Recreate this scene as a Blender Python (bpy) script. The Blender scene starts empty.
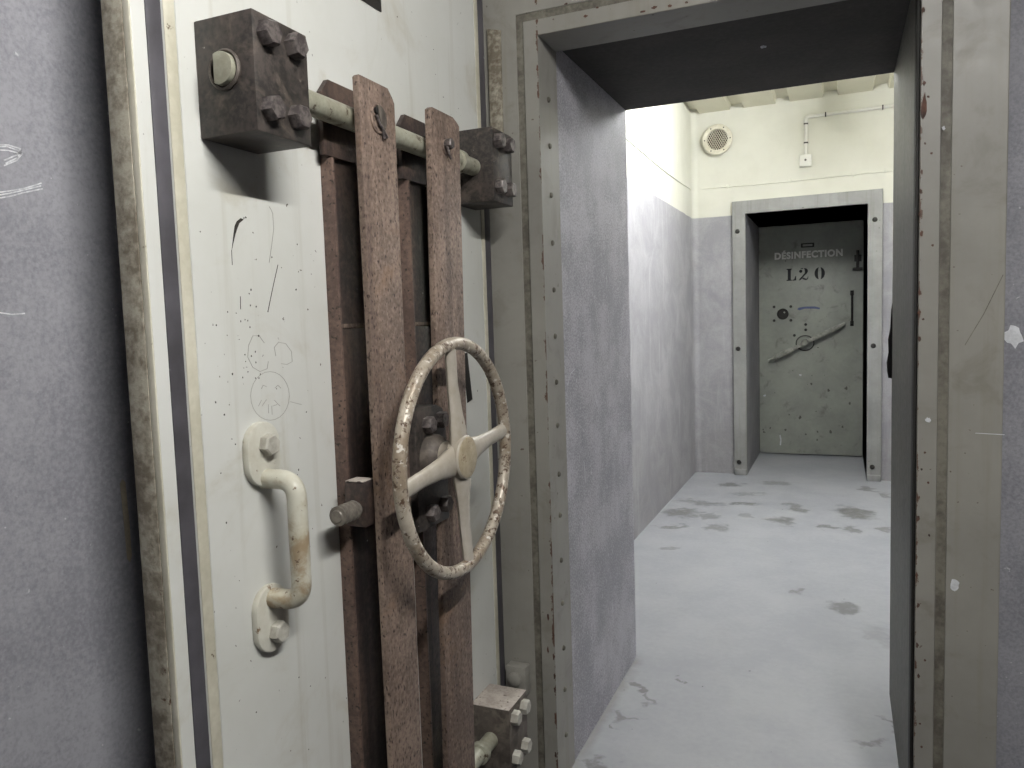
import bpy, bmesh, math, random
from mathutils import Vector, Matrix
random.seed(7)
PI = math.pi
scene = bpy.context.scene
COL = scene.collection

# ------------------------------------------------------------------ camera, world, exposure
def make_camera():
    yaw, pitch, roll = math.radians(23.258), math.radians(4.606), math.radians(-1.841)
    fwd = Vector((-math.sin(yaw) * math.cos(pitch), math.cos(yaw) * math.cos(pitch), -math.sin(pitch)))
    right = Vector((math.cos(yaw), math.sin(yaw), 0))
    up = right.cross(fwd)
    r2 = right * math.cos(roll) + up * math.sin(roll)
    u2 = up * math.cos(roll) - right * math.sin(roll)
    cd = bpy.data.cameras.new('camera')
    cd.sensor_fit = 'HORIZONTAL'; cd.sensor_width = 36; cd.lens = 36 * 766.8 / 1024
    cd.clip_start = 0.02; cd.clip_end = 50
    co = bpy.data.objects.new('camera', cd); COL.objects.link(co)
    m = Matrix((r2, u2, -fwd)).transposed().to_4x4(); m.translation = (0, 0, 1.35)
    co.matrix_world = m
    scene.camera = co
make_camera()
w = bpy.data.worlds.new('world'); scene.world = w; w.use_nodes = True
w.node_tree.nodes['Background'].inputs[0].default_value = (0.5, 0.52, 0.55, 1)
w.node_tree.nodes['Background'].inputs[1].default_value = 0.0
vs = scene.view_settings
scene.display_settings.display_device = 'sRGB'
vs.view_transform = 'Standard'; vs.look = 'None'; vs.gamma = 1.0; vs.use_curve_mapping = False
vs.exposure = 0.0
NEAR_LAMP = 490.0       # emission strength of the tube in the near room
FAR_LAMP = 540.0       # emission strength of the tubes in the passage

# ------------------------------------------------------------------ materials
def srgb(c):
    return tuple(((v / 255) / 12.92 if v / 255 <= 0.04045 else (((v / 255) + 0.055) / 1.055) ** 2.4) for v in c) + (1.0,)

class NT:
    def __init__(s, name):
        s.m = bpy.data.materials.new(name); s.m.use_nodes = True
        s.t = s.m.node_tree; s.b = s.t.nodes['Principled BSDF']
        g = s.t.nodes.new('ShaderNodeNewGeometry'); s.pos = g.outputs['Position']
    def n(s, k, **kw):
        o = s.t.nodes.new(k)
        for a, v in kw.items(): setattr(o, a, v)
        return o
    def link(s, a, b): s.t.links.new(a, b)
    def mapv(s, scale=(1, 1, 1), loc=(0, 0, 0), rot=(0, 0, 0), vec=None, typ='POINT'):
        o = s.n('ShaderNodeMapping', vector_type=typ)
        o.inputs['Location'].default_value = loc; o.inputs['Rotation'].default_value = rot; o.inputs['Scale'].default_value = scale
        s.link(vec or s.pos, o.inputs['Vector']); return o.outputs[0]
    def noise(s, scale, detail=4, rough=0.55, vec=None, dist=0.0):
        o = s.n('ShaderNodeTexNoise'); o.inputs['Scale'].default_value = scale; o.inputs['Detail'].default_value = detail
        o.inputs['Roughness'].default_value = rough; o.inputs['Distortion'].default_value = dist
        s.link(vec or s.pos, o.inputs['Vector']); return o.outputs['Fac']
    def rng(s, v, a, b, c=0.0, d=1.0, smooth=True):
        o = s.n('ShaderNodeMapRange', interpolation_type='SMOOTHSTEP' if smooth else 'LINEAR')
        for i, x in zip((1, 2, 3, 4), (a, b, c, d)): o.inputs[i].default_value = x
        s.link(v, o.inputs[0]); return o.outputs[0]
    def math(s, op, a, b=None, clamp=False):
        o = s.n('ShaderNodeMath', operation=op, use_clamp=clamp)
        for i, x in enumerate((a, b)):
            if x is None: continue
            if isinstance(x, (int, float)): o.inputs[i].default_value = x
            else: s.link(x, o.inputs[i])
        return o.outputs[0]
    def mix(s, fac, a, b):
        o = s.n('ShaderNodeMix', data_type='RGBA')
        if isinstance(fac, (int, float)): o.inputs[0].default_value = fac
        else: s.link(fac, o.inputs[0])
        for i, x in ((6, a), (7, b)):
            if isinstance(x, tuple): o.inputs[i].default_value = x
            else: s.link(x, o.inputs[i])
        return o.outputs[2]
    def bump(s, h, strength, dist=0.002):
        o = s.n('ShaderNodeBump'); o.inputs['Strength'].default_value = strength; o.inputs['Distance'].default_value = dist
        s.link(h, o.inputs['Height']); s.link(o.outputs[0], s.b.inputs['Normal'])
    def sep(s):
        o = s.n('ShaderNodeSeparateXYZ'); s.link(s.pos, o.inputs[0]); return o.outputs
    def done(s, col, rough=0.5, metal=0.0, spec=0.5):
        if isinstance(col, tuple): s.b.inputs['Base Color'].default_value = col
        else: s.link(col, s.b.inputs['Base Color'])
        if isinstance(rough, (int, float)): s.b.inputs['Roughness'].default_value = rough
        else: s.link(rough, s.b.inputs['Roughness'])
        s.b.inputs['Metallic'].default_value = metal
        s.b.inputs['Specular IOR Level'].default_value = spec
        return s.m

def paint(name, c1, c2, big=3.0, fine=60.0, fine_amt=0.25, rough=0.5, metal=0.0, streak=None, chips=None, speck=None,
          bump=0.15, bscale=120.0, bdist=0.001, grime=None, spec=0.5, sstretch=1.0, wear=None):
    t = NT(name)
    f = t.rng(t.noise(big, 5, 0.6), 0.3, 0.7)
    g = t.noise(fine, 3, 0.6)
    f = t.math('ADD', f, t.math('MULTIPLY', t.math('SUBTRACT', g, 0.5), fine_amt * 4), True)
    col = t.mix(f, srgb(c1), srgb(c2))
    if streak:      # vertical runs: (colour, lo, hi, strength)
        s_ = t.rng(t.noise(1.0, 5, 0.6, t.mapv((26, 26, 0.9))), streak[1], streak[2], 0, streak[3])
        col = t.mix(s_, col, srgb(streak[0]))
    if grime:       # large blotches: (colour, scale, lo, hi, strength)
        s_ = t.rng(t.noise(grime[1], 7, 0.65, None, 0.6), grime[2], grime[3], 0, grime[4])
        col = t.mix(s_, col, srgb(grime[0]))
    if speck:       # small dots: (colour, scale, lo, hi)
        s_ = t.rng(t.noise(speck[1], 2, 0.5, t.mapv((1, 1, sstretch))), speck[2], speck[3])
        col = t.mix(s_, col, srgb(speck[0]))
    h = t.noise(bscale, 4, 0.6)
    if wear:        # flaking along the edges of the opening: (colour, [x planes])
        x, y, z = t.sep(); d = None
        for xp in wear[1]:
            q = t.math('ABSOLUTE', t.math('SUBTRACT', x, xp)); d = q if d is None else t.math('MINIMUM', d, q)
        s_ = t.rng(t.math('SUBTRACT', t.noise(38, 6, 0.7, t.mapv((1, 1, 0.55))), t.math('MULTIPLY', d, 20)), 0.50, 0.52)
        s_ = t.math('MULTIPLY', s_, t.math('LESS_THAN', y, 1.9812))
        col = t.mix(s_, col, srgb(wear[0])); h = t.math('SUBTRACT', h, s_)
    if chips:       # flaked paint: (colour, scale, lo, hi)
        s_ = t.rng(t.noise(chips[1], 8, 0.7), chips[2], chips[3])
        col = t.mix(s_, col, srgb(chips[0]))
        h = t.math('SUBTRACT', h, t.math('MULTIPLY', s_, 1.5))
    if bump: t.bump(h, bump, bdist)
    r = t.math('ADD', t.math('MULTIPLY', g, 0.2), rough - 0.1)
    return t.done(col, r, metal, spec)

M = {}
M['door'] = paint('door_paint', (198, 199, 193), (207, 208, 204), 2.2, 40, 0.1, 0.42, streak=((160, 155, 138), 0.56, 0.78, 0.35),
                  grime=((168, 160, 138), 5, 0.52, 0.74, 0.45), speck=((84, 78, 68), 85, 0.74, 0.78), bump=0.14, bscale=30, bdist=0.002)
M['door_edge'] = paint('weathered_door_edge', (164, 159, 144), (112, 104, 90), 12, 70, 0.8, 0.7, streak=((100, 88, 70), 0.5, 0.8, 0.5),
                       chips=((92, 70, 52), 22, 0.62, 0.68), bump=0.6, bscale=140, bdist=0.002)
M['strip'] = paint('cream_strip', (204, 200, 184), (178, 174, 156), 6, 60, 0.3, 0.5, chips=((96, 80, 62), 30, 0.66, 0.69), bump=0.3)
M['seal'] = paint('rubber_seal', (62, 60, 64), (84, 82, 88), 7, 30, 0.2, 0.55, speck=((170, 168, 172), 30, 0.74, 0.79), bump=0.2)
M['frame'] = paint('frame_paint', (134, 132, 126), (148, 146, 139), 2.0, 30, 0.15, 0.45, streak=((126, 122, 108), 0.52, 0.75, 0.4),
                   grime=((112, 108, 98), 9, 0.52, 0.72, 0.5), speck=((96, 84, 76), 60, 0.73, 0.77), wear=((88, 66, 54), (-0.745, 0.163)), bump=0.12, bscale=40, bdist=0.002)
M['weld'] = paint('dirty_weld', (120, 117, 106), (84, 80, 72), 12, 80, 0.5, 0.6, bump=0.5, bscale=160)
M['rust'] = paint('rust_patch', (94, 64, 52), (58, 44, 38), 30, 90, 0.4, 0.8, bump=0.4)
M['dark_chip'] = paint('bare_dark_chip', (52, 48, 42), (38, 36, 33), 30, 90, 0.2, 0.7, bump=0)
M['scratch'] = paint('pencil_scratch', (146, 145, 138), (160, 158, 151), 30, 90, 0.2, 0.7, bump=0)
M['chalk'] = paint('chalk', (206, 207, 210), (168, 169, 174), 60, 200, 0.9, 0.9, bump=0)
M['tan_mark'] = paint('tan_scuff', (150, 140, 122), (130, 122, 110), 60, 200, 0.3, 0.9, bump=0)
M['white_mark'] = paint('white_scuff', (214, 216, 220), (190, 192, 196), 60, 200, 0.3, 0.9, bump=0)
M['blue_mark'] = paint('blue_paint_mark', (86, 96, 134), (104, 112, 144), 60, 200, 0.3, 0.8, bump=0)
M['rusty'] = paint('rusted_bar_steel', (150, 131, 118), (112, 96, 86), 7, 110, 0.8, 0.62, 0.15, streak=((84, 70, 64), 0.45, 0.75, 0.7),
                   grime=((136, 108, 84), 6, 0.55, 0.72, 0.6), speck=((52, 38, 33), 190, 0.55, 0.72), sstretch=0.45, bump=0.6, bscale=240, bdist=0.0015)
M['rusty_dark'] = paint('greasy_channel_steel', (96, 80, 72), (64, 56, 54), 6, 90, 0.7, 0.45, 0.25, streak=((40, 34, 34), 0.45, 0.7, 0.8),
                        speck=((190, 188, 184), 70, 0.76, 0.8), bump=0.45, bscale=180, bdist=0.0015)
M['rusty_mid'] = paint('brown_channel_edge', (112, 92, 82), (84, 68, 62), 6, 90, 0.7, 0.55, 0.1, speck=((50, 42, 38), 120, 0.6, 0.7), bump=0.4)
M['block'] = paint('dark_forged_steel', (42, 39, 37), (70, 63, 59), 14, 110, 0.9, 0.5, 0.1, grime=((100, 90, 81), 24, 0.52, 0.68, 0.6),
                   chips=None, speck=((150, 146, 140), 120, 0.74, 0.79), bump=0.3, bscale=160)
M['block_dusty'] = paint('dusty_steel_block', (74, 68, 63), (98, 90, 84), 14, 80, 0.4, 0.6, 0.2, bump=0.3,
                         grime=((128, 120, 110), 20, 0.5, 0.65, 0.6))
M['dust'] = paint('pale_dust_top', (188, 180, 172), (164, 154, 146), 30, 120, 0.4, 0.85, speck=((96, 84, 76), 90, 0.66, 0.7), bump=0.3)
M['bolt'] = paint('bolt_steel', (112, 105, 102), (72, 66, 66), 60, 120, 0.5, 0.4, 0.3, bump=0.06)
M['bolt_pale'] = paint('painted_bolt', (190, 188, 178), (160, 156, 146), 40, 120, 0.3, 0.5, 0.0, bump=0.2)
M['shaft'] = paint('painted_shaft', (168, 168, 152), (140, 138, 122), 10, 90, 0.4, 0.42, 0.1, chips=((84, 72, 58), 26, 0.58, 0.63), bump=0.3)
M['grip'] = paint('worn_grip_paint', (202, 201, 190), (184, 180, 166), 12, 60, 0.3, 0.42, chips=((120, 96, 70), 24, 0.6, 0.645), bump=0.3)
M['grip_worn'] = paint('rubbed_grip_paint', (196, 194, 180), (178, 172, 152), 14, 50, 0.5, 0.4, 0.0, grime=((140, 118, 88), 14, 0.42, 0.62, 0.8), chips=((96, 76, 58), 40, 0.61, 0.65), bump=0.3)
M['wheel'] = paint('worn_wheel_paint', (190, 181, 166), (146, 132, 114), 9, 55, 0.45, 0.35, 0.15,
                   chips=((96, 76, 60), 70, 0.53, 0.60), speck=((222, 216, 206), 80, 0.60, 0.70), bump=0.5, bscale=120, bdist=0.0015)
M['wheel_spoke'] = paint('wheel_spoke_paint', (184, 178, 168), (166, 158, 144), 12, 60, 0.3, 0.45, 0.05, chips=((112, 92, 74), 30, 0.66, 0.7), bump=0.3)
M['hub_cap'] = paint('worn_hub_cap', (178, 166, 142), (150, 138, 114), 18, 90, 0.4, 0.5, chips=((108, 84, 60), 40, 0.6, 0.66), bump=0.3)
M['thread'] = paint('screw_thread', (140, 134, 124), (100, 94, 88), 30, 100, 0.3, 0.4, 0.2, bump=0.1)
M['wall'] = paint('grey_wall_paint', (118, 118, 125), (144, 144, 150), 3.0, 170, 0.6, 0.75, grime=((126, 127, 132), 7, 0.5, 0.7, 0.3),
                  speck=((176, 176, 180), 80, 0.72, 0.78), bump=0.35, bscale=90, bdist=0.0015)
M['far_room_wall'] = paint('low_bounce_grey', (60, 60, 63), (66, 66, 69), 3.0, 90, 0.35, 0.8, bump=0)  # unseen near-room walls and floor, darkened to keep shadows deep
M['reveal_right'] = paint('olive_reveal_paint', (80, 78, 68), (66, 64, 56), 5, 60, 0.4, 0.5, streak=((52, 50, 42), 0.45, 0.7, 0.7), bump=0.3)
M['reveal'] = paint('grey_reveal_plaster', (146, 145, 153), (188, 187, 194), 6, 170, 1.3, 0.6, streak=((160, 159, 167), 0.56, 0.74, 0.6),
                    speck=((212, 211, 217), 95, 0.66, 0.76), sstretch=0.35, bump=0.45, bscale=120, bdist=0.002)
M['soffit'] = paint('shaded_soffit_paint', (62, 58, 54), (50, 48, 44), 5, 60, 0.3, 0.8, bump=0.3)  # grey lintel paint made darker; the soffit's shade is in the colour
M['cream'] = paint('cream_upper_paint', (228, 228, 216), (222, 221, 208), 4, 60, 0.15, 0.6, bump=0.2, bscale=20, bdist=0.006)
M['ceiling'] = paint('low_bounce_ceiling_paint', (58, 58, 57), (52, 52, 51), 4, 60, 0.15, 0.8, bump=0)  # unseen ceiling, darkened so it bounces little light
M['deck'] = paint('cream_ceiling_deck', (216, 213, 194), (210, 206, 186), 4, 60, 0.15, 0.5, bump=0)
M['far_frame'] = paint('far_frame_paint', (150, 150, 148), (134, 134, 132), 4, 40, 0.2, 0.5, streak=((112, 110, 104), 0.5, 0.75, 0.5),
                       speck=((70, 66, 60), 40, 0.76, 0.79), bump=0.1)
M['far_door'] = paint('far_door_paint', (158, 161, 152), (142, 145, 137), 3, 30, 0.2, 0.45, grime=((84, 82, 76), 8, 0.55, 0.75, 0.6),
                      speck=((52, 50, 46), 34, 0.75, 0.78), bump=0.1)
M['dirt'] = paint('door_dirt', (86, 84, 78), (98, 96, 90), 20, 60, 0.2, 0.6, bump=0)
M['dark_steel'] = paint('dark_fitting_steel', (44, 43, 40), (56, 54, 50), 20, 60, 0.2, 0.5, 0.3, bump=0.1)
M['bar_steel'] = paint('lever_steel', (158, 158, 150), (124, 124, 116), 20, 60, 0.3, 0.45, 0.2, chips=((200, 200, 194), 30, 0.68, 0.7), bump=0.1)
M['text_white'] = paint('white_lettering', (240, 240, 236), (226, 226, 222), 40, 90, 0.2, 0.7, bump=0)
M['text_black'] = paint('black_stencil', (26, 28, 30), (34, 36, 38), 40, 90, 0.2, 0.7, bump=0)
M['plastic'] = paint('white_plastic', (226, 225, 218), (216, 214, 206), 10, 60, 0.1, 0.45, bump=0)
M['clip'] = paint('dark_clip', (70, 66, 58), (60, 56, 50), 10, 60, 0.1, 0.5, bump=0)
M['vent'] = paint('vent_paint', (216, 212, 196), (198, 192, 172), 10, 60, 0.2, 0.5, chips=((130, 112, 90), 24, 0.64, 0.68), bump=0.1)
M['vent_dark'] = paint('vent_inside', (74, 56, 50), (50, 42, 38), 20, 60, 0.2, 0.8, bump=0)
M['black'] = paint('black_rubber_and_shade', (22, 20, 18), (30, 28, 26), 20, 60, 0.2, 0.7, bump=0.2)

def corridor_mat():
    t = NT('two_tone_wall')
    z = t.sep()[2]
    wob = t.math('MULTIPLY', t.math('SUBTRACT', t.noise(6, 2), 0.5), 0.012)
    top = t.rng(t.math('ADD', z, wob), 2.172, 2.178)
    g = t.mix(t.rng(t.math('ADD', t.noise(3.2, 8, 0.72, None, 0.5), t.math('MULTIPLY', t.math('SUBTRACT', t.noise(90, 3), 0.5), 0.25)), 0.35, 0.7), srgb((146, 145, 149)), srgb((168, 167, 170)))
    g = t.mix(t.rng(t.noise(1.0, 5, 0.6, t.mapv((14, 14, 1.4))), 0.55, 0.8, 0, 0.5), g, srgb((186, 185, 188)))
    low = t.rng(z, 0.02, 0.9, 0.35, 0.0)
    g = t.mix(t.math('MULTIPLY', low, t.noise(5, 5)), g, srgb((118, 112, 106)))
    c = t.mix(t.rng(t.noise(4, 4), 0.35, 0.7), srgb((217, 216, 204)), srgb((210, 209, 196)))
    t.bump(t.noise(24, 4), 0.2, 0.004)
    return t.done(t.mix(top, g, c), 0.62)
M['corridor'] = corridor_mat()

STAINS = [(-0.807, 6.234, 0.1, 0.087, 0.25, 1), (-1.024, 5.579, 0.092, 0.065, 0.27, 0.6), (-1.0, 5.229, 0.119, 0.111, 0.28, 0.9), (-0.885, 5.557, 0.107, 0.07, 0.27, 0.7), (-0.632, 5.628, 0.098, 0.042, 0.27, 0.9), (-0.985, 4.868, 0.089, 0.042, 0.29, 0.9), (-0.733, 4.913, 0.073, 0.095, 0.29, 0.8), (-0.625, 5.955, 0.128, 0.059, 0.26, 0.6), (-0.593, 5.279, 0.046, 0.056, 0.28, 0.6), (-0.462, 6.37, 0.117, 0.079, 0.25, 0.8), (-0.282, 5.582, 0.063, 0.147, 0.27, 0.9), (-0.349, 5.204, 0.081, 0.115, 0.28, 0.9), (0.09, 5.552, 0.105, 0.183, 0.28, 1), (-0.065, 5.138, 0.057, 0.049, 0.29, 0.9), (0.069, 5.093, 0.055, 0.079, 0.29, 0.9), (0.199, 6.324, 0.05, 0.1, 0.26, 0.9), (0.303, 6.149, 0.041, 0.093, 0.26, 0.9), (0.256, 5.176, 0.041, 0.066, 0.29, 0.9), (-0.895, 4.413, 0.054, 0.028, 0.3, 0.7), (-0.806, 5.199, 0.062, 0.092, 0.28, 0.7), (-0.188, 3.859, 0.044, 0.046, 0.31, 0.9), (0.02, 3.722, 0.062, 0.068, 0.32, 0.8), (-0.548, 2.764, 0.011, 0.027, 0.34, 0.9), (0.154, 3.415, 0.053, 0.11, 0.33, 0.35), (0.101, 2.551, 0.063, 0.032, 0.35, 0.8), (0.151, 2.688, 0.018, 0.069, 0.34, 0.9), (-0.678, 2.679, 0.032, 0.03, 0.34, 0.9), (-0.639, 2.607, 0.014, 0.056, 0.34, 0.7), (-0.648, 2.459, 0.036, 0.023, 0.34, 0.8), (-0.666, 2.398, 0.013, 0.022, 0.34, 0.9), (-0.681, 2.144, 0.036, 0.026, 0.35, 0.9)]
def floor_mat():
    t = NT('painted_floor')
    col = t.mix(t.rng(t.math('ADD', t.noise(2.5, 8, 0.7), t.math('MULTIPLY', t.math('SUBTRACT', t.noise(45, 4), 0.5), 0.3)), 0.3, 0.7), srgb((151, 153, 159)), srgb((163, 165, 169)))
    nz = t.n('ShaderNodeTexNoise'); nz.inputs['Scale'].default_value = 11; nz.inputs['Detail'].default_value = 5
    t.link(t.pos, nz.inputs['Vector'])
    sub = t.n('ShaderNodeVectorMath', operation='SUBTRACT'); sub.inputs[1].default_value = (0.5, 0.5, 0.5); t.link(nz.outputs['Color'], sub.inputs[0])
    sc = t.n('ShaderNodeVectorMath', operation='SCALE'); sc.inputs['Scale'].default_value = 0.26; t.link(sub.outputs[0], sc.inputs[0])
    add = t.n('ShaderNodeVectorMath', operation='ADD'); t.link(t.pos, add.inputs[0]); t.link(sc.outputs[0], add.inputs[1])
    acc = None
    for x, y, rx, ry, a, k in STAINS:
        v = t.mapv((rx, ry, 10), (x, y, 0), (0, 0, a), add.outputs[0], 'TEXTURE')
        ln = t.n('ShaderNodeVectorMath', operation='LENGTH'); t.link(v, ln.inputs[0])
        m = t.rng(ln.outputs['Value'], 1.3, 0.6, 0, k)
        acc = m if acc is None else t.math('MAXIMUM', acc, m)
    acc = t.math('MULTIPLY', acc, t.rng(t.noise(26, 5, 0.7), 0.3, 0.55, 0.45, 0.95))
    col = t.mix(acc, col, srgb((108, 108, 107)))
    col = t.mix(t.rng(t.noise(34, 3, 0.6), 0.735, 0.75), col, srgb((74, 70, 66)))
    x, y, z = t.sep()
    edge = t.math('MULTIPLY', t.rng(t.math('ADD', x, t.math('MULTIPLY', t.noise(18, 5), 0.07)), -0.715, -0.665, 0.55, 0.0), t.rng(y, 2.95, 2.85))
    col = t.mix(edge, col, srgb((122, 119, 115)))
    t.bump(t.noise(30, 5), 0.12, 0.003)
    r = t.math('ADD', t.math('MULTIPLY', acc, -0.12), 0.5)
    return t.done(col, r)
M['floor'] = floor_mat()

def emit(name, c, s):
    m = bpy.data.materials.new(name); m.use_nodes = True
    b = m.node_tree.nodes['Principled BSDF']
    b.inputs['Base Color'].default_value = (0.8, 0.8, 0.8, 1); b.inputs['Emission Color'].default_value = srgb(c); b.inputs['Emission Strength'].default_value = s
    return m

# ------------------------------------------------------------------ mesh helpers (vertices in world coordinates)
def B(): return bmesh.new()
def box(bm, x0, x1, y0, y1, z0, z1, bev=0.0, seg=2):
    m = Matrix.Translation(((x0 + x1) / 2, (y0 + y1) / 2, (z0 + z1) / 2)) @ Matrix.Diagonal((abs(x1 - x0), abs(y1 - y0), abs(z1 - z0), 1))
    r = bmesh.ops.create_cube(bm, size=1, matrix=m)
    if bev:
        es = list({e for v in r['verts'] for e in v.link_edges})
        bmesh.ops.bevel(bm, geom=es, offset=bev, segments=seg, profile=0.5, affect='EDGES')
def prism(bm, pts, axis, a, b, bev=0.0):
    """extrude a 2-D outline along an axis; pts hold the two other coordinates in xyz order"""
    def P(p, h):
        c = list(p); c.insert(axis, h); return bm.verts.new(c)
    lo = [P(p, a) for p in pts]; hi = [P(p, b) for p in pts]
    n = len(pts); fs = [bm.faces.new(lo), bm.faces.new(hi)]
    for i in range(n): fs.append(bm.faces.new((lo[i], lo[(i + 1) % n], hi[(i + 1) % n], hi[i])))
    bmesh.ops.recalc_face_normals(bm, faces=fs)
    if bev:
        es = [e for f in fs[:2] for e in f.edges]
        bmesh.ops.bevel(bm, geom=list(set(es)), offset=bev, segments=2, profile=0.5, affect='EDGES')
def basis(d):
    d = Vector(d).normalized()
    u = d.cross(Vector((0, 0, 1)))
    if u.length < 1e-3: u = d.cross(Vector((0, 1, 0)))
    u.normalize(); return u, d.cross(u).normalized(), d
def lathe(bm, c, axis, prof, seg=32, rot=0.0):
    """prof: (radius, height along axis)"""
    u, v, d = basis(axis); c = Vector(c); rings = []
    for r, h in prof:
        if r < 1e-6: rings.append([bm.verts.new(c + d * h)])
        else: rings.append([bm.verts.new(c + d * h + (u * math.cos(2 * PI * i / seg + rot) + v * math.sin(2 * PI * i / seg + rot)) * r) for i in range(seg)])
    fs = []
    for a, b in zip(rings, rings[1:]):
        for i in range(seg):
            j = (i + 1) % seg
            if len(a) == 1 and len(b) == 1: continue
            if len(a) == 1: fs.append(bm.faces.new((a[0], b[i], b[j])))
            elif len(b) == 1: fs.append(bm.faces.new((a[i], a[j], b[0])))
            else: fs.append(bm.faces.new((a[i], a[j], b[j], b[i])))
    bmesh.ops.recalc_face_normals(bm, faces=fs)
def loft(bm, pts, rad, up=(0, 0, 1), seg=16, closed=False, caps=True):
    """rad: list of (ru, rv) or one number; ru lies along up x tangent, rv along the rest"""
    pts = [Vector(p) for p in pts]; n = len(pts); up = Vector(up); rings = []
    for i, p in enumerate(pts):
        if closed: t = pts[(i + 1) % n] - pts[i - 1]
        else: t = pts[min(i + 1, n - 1)] - pts[max(i - 1, 0)]
        t.normalize(); u = up.cross(t)
        if u.length < 1e-4: u = Vector((0, 1, 0)).cross(t)
        u.normalize(); v = t.cross(u)
        r = rad[i] if isinstance(rad, list) else (rad, rad)
        rings.append([bm.verts.new(p + u * math.cos(2 * PI * k / seg) * r[0] + v * math.sin(2 * PI * k / seg) * r[1]) for k in range(seg)])
    fs = []
    for i in range(n if closed else n - 1):
        a, b = rings[i], rings[(i + 1) % n]
        for k in range(seg): fs.append(bm.faces.new((a[k], a[(k + 1) % seg], b[(k + 1) % seg], b[k])))
    if caps and not closed: fs += [bm.faces.new(rings[0]), bm.faces.new(rings[-1])]
    bmesh.ops.recalc_face_normals(bm, faces=fs)
def fillet(pts, r, n=6):
    pts = [Vector(p) for p in pts]; out = [pts[0]]
    for a, b, c in zip(pts, pts[1:], pts[2:]):
        d1, d2 = (a - b).normalized(), (c - b).normalized()
        rr = min(r, (a - b).length * 0.49, (c - b).length * 0.49)
        p, q = b + d1 * rr, b + d2 * rr
        for i in range(n + 1):
            t = i / n; out.append(p * (1 - t) ** 2 + b * 2 * t * (1 - t) + q * t * t)
    out.append(pts[-1]); return out
def ribbon(bm, pts, ax, v, w, th=0.0004, side=1):
    """thin raised stroke on the plane axis=v; pts hold the two other coordinates"""
    for (a, b), (c, d) in zip(pts, pts[1:]):
        L = math.hypot(c - a, d - b) or 1e-6; nx, ny = -(d - b) / L * w / 2, (c - a) / L * w / 2
        ex, ey = (c - a) / L * w / 3, (d - b) / L * w / 3
        prism(bm, [(a + nx - ex, b + ny - ey), (c + nx + ex, d + ny + ey), (c - nx + ex, d - ny + ey), (a - nx - ex, b - ny - ey)], ax, v, v + th * side)
def blob(bm, c, ax, v, r, asp=1.5, th=0.0004, side=1, n=13):
    ph = [random.uniform(0.6, 1.15) for _ in range(n)]
    prism(bm, [(c[0] + math.cos(2 * PI * i / n) * r * ph[i], c[1] + math.sin(2 * PI * i / n) * r * asp * ph[i]) for i in range(n)], ax, v, v + th * side)

WLOC = {}
def thing(name, label, cat, loc=(0, 0, 0), group=None, kind='thing'):
    o = bpy.data.objects.new(name, None); COL.objects.link(o); o.location = loc; o.empty_display_size = 0.1
    o['label'] = label; o['category'] = cat; o['kind'] = kind
    if group: o['group'] = group
    WLOC[o.name] = Vector(loc); return o
def obj(name, bm, mat, parent=None, label=None, angle=35):
    me = bpy.data.meshes.new(name)
    if bm.verts:
        lo = Vector([min(v.co[i] for v in bm.verts) for i in range(3)]); hi = Vector([max(v.co[i] for v in bm.verts) for i in range(3)])
        c = (lo + hi) / 2
    else: c = Vector()
    for v in bm.verts: v.co -= c
    bm.to_mesh(me); bm.free()
    me.materials.append(M[mat] if isinstance(mat, str) else mat)
    me.shade_smooth(); me.set_sharp_from_angle(angle=math.radians(angle))
    o = bpy.data.objects.new(name, me); COL.objects.link(o)
    if parent: o.parent = parent; o.location = c - WLOC[parent.name]
    else: o.location = c
    WLOC[o.name] = c
    if label: o['label'] = label
    return o
def tag(o, label, cat, group=None):
    o['label'] = label; o['category'] = cat; o['kind'] = 'thing'
    if group: o['group'] = group
    return o
def struct(name, bm, mat, **k):
    o = obj(name, bm, mat, **k); o['kind'] = 'structure'; return o
def copy_part(src, parent, loc, name=None):
    c = src.copy(); COL.objects.link(c); c.parent = parent
    c.location = Vector(loc) - (WLOC[parent.name] if parent else Vector()); WLOC[c.name] = Vector(loc); return c

# ------------------------------------------------------------------ the near room
YF, YB = 1.992, 2.91            # front and back of the thick wall with the doorway
XL, XR, ZT = -0.748, 0.166, 2.133   # the plaster opening
b = B(); box(b, -1.46, 1.2, 1.98, 8.0, -0.15, 0.0); struct('floor', b, 'floor')
b = B(); box(b, -1.46, 3.4, -3.8, 1.98, -0.15, 0.0); struct('floor_near_room', b, 'far_room_wall')
b = B()
box(b, -1.45, XL, YF, YB, 0, 3.2); struct('wall_front', b, 'reveal')
b = B(); box(b, XR, 3.4, YF, YB, 0, 3.2); struct('wall_front_right', b, 'wall')
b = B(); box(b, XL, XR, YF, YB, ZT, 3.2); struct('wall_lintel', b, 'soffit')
b = B(); box(b, -1.25, -1.05, -3.8, YF, 0, 2.62); wl = struct('wall_left', b, 'wall')
b = B(); box(b, 3.2, 3.4, -3.6, YF, 0, 2.62); struct('wall_right', b, 'far_room_wall')
b = B(); box(b, -1.25, 3.4, -3.8, -3.6, 0, 2.62); struct('wall_back', b, 'far_room_wall')
b = B(); box(b, -1.25, 3.4, -3.8, YF, 2.62, 2.8); struct('ceiling', b, 'ceiling')

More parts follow.
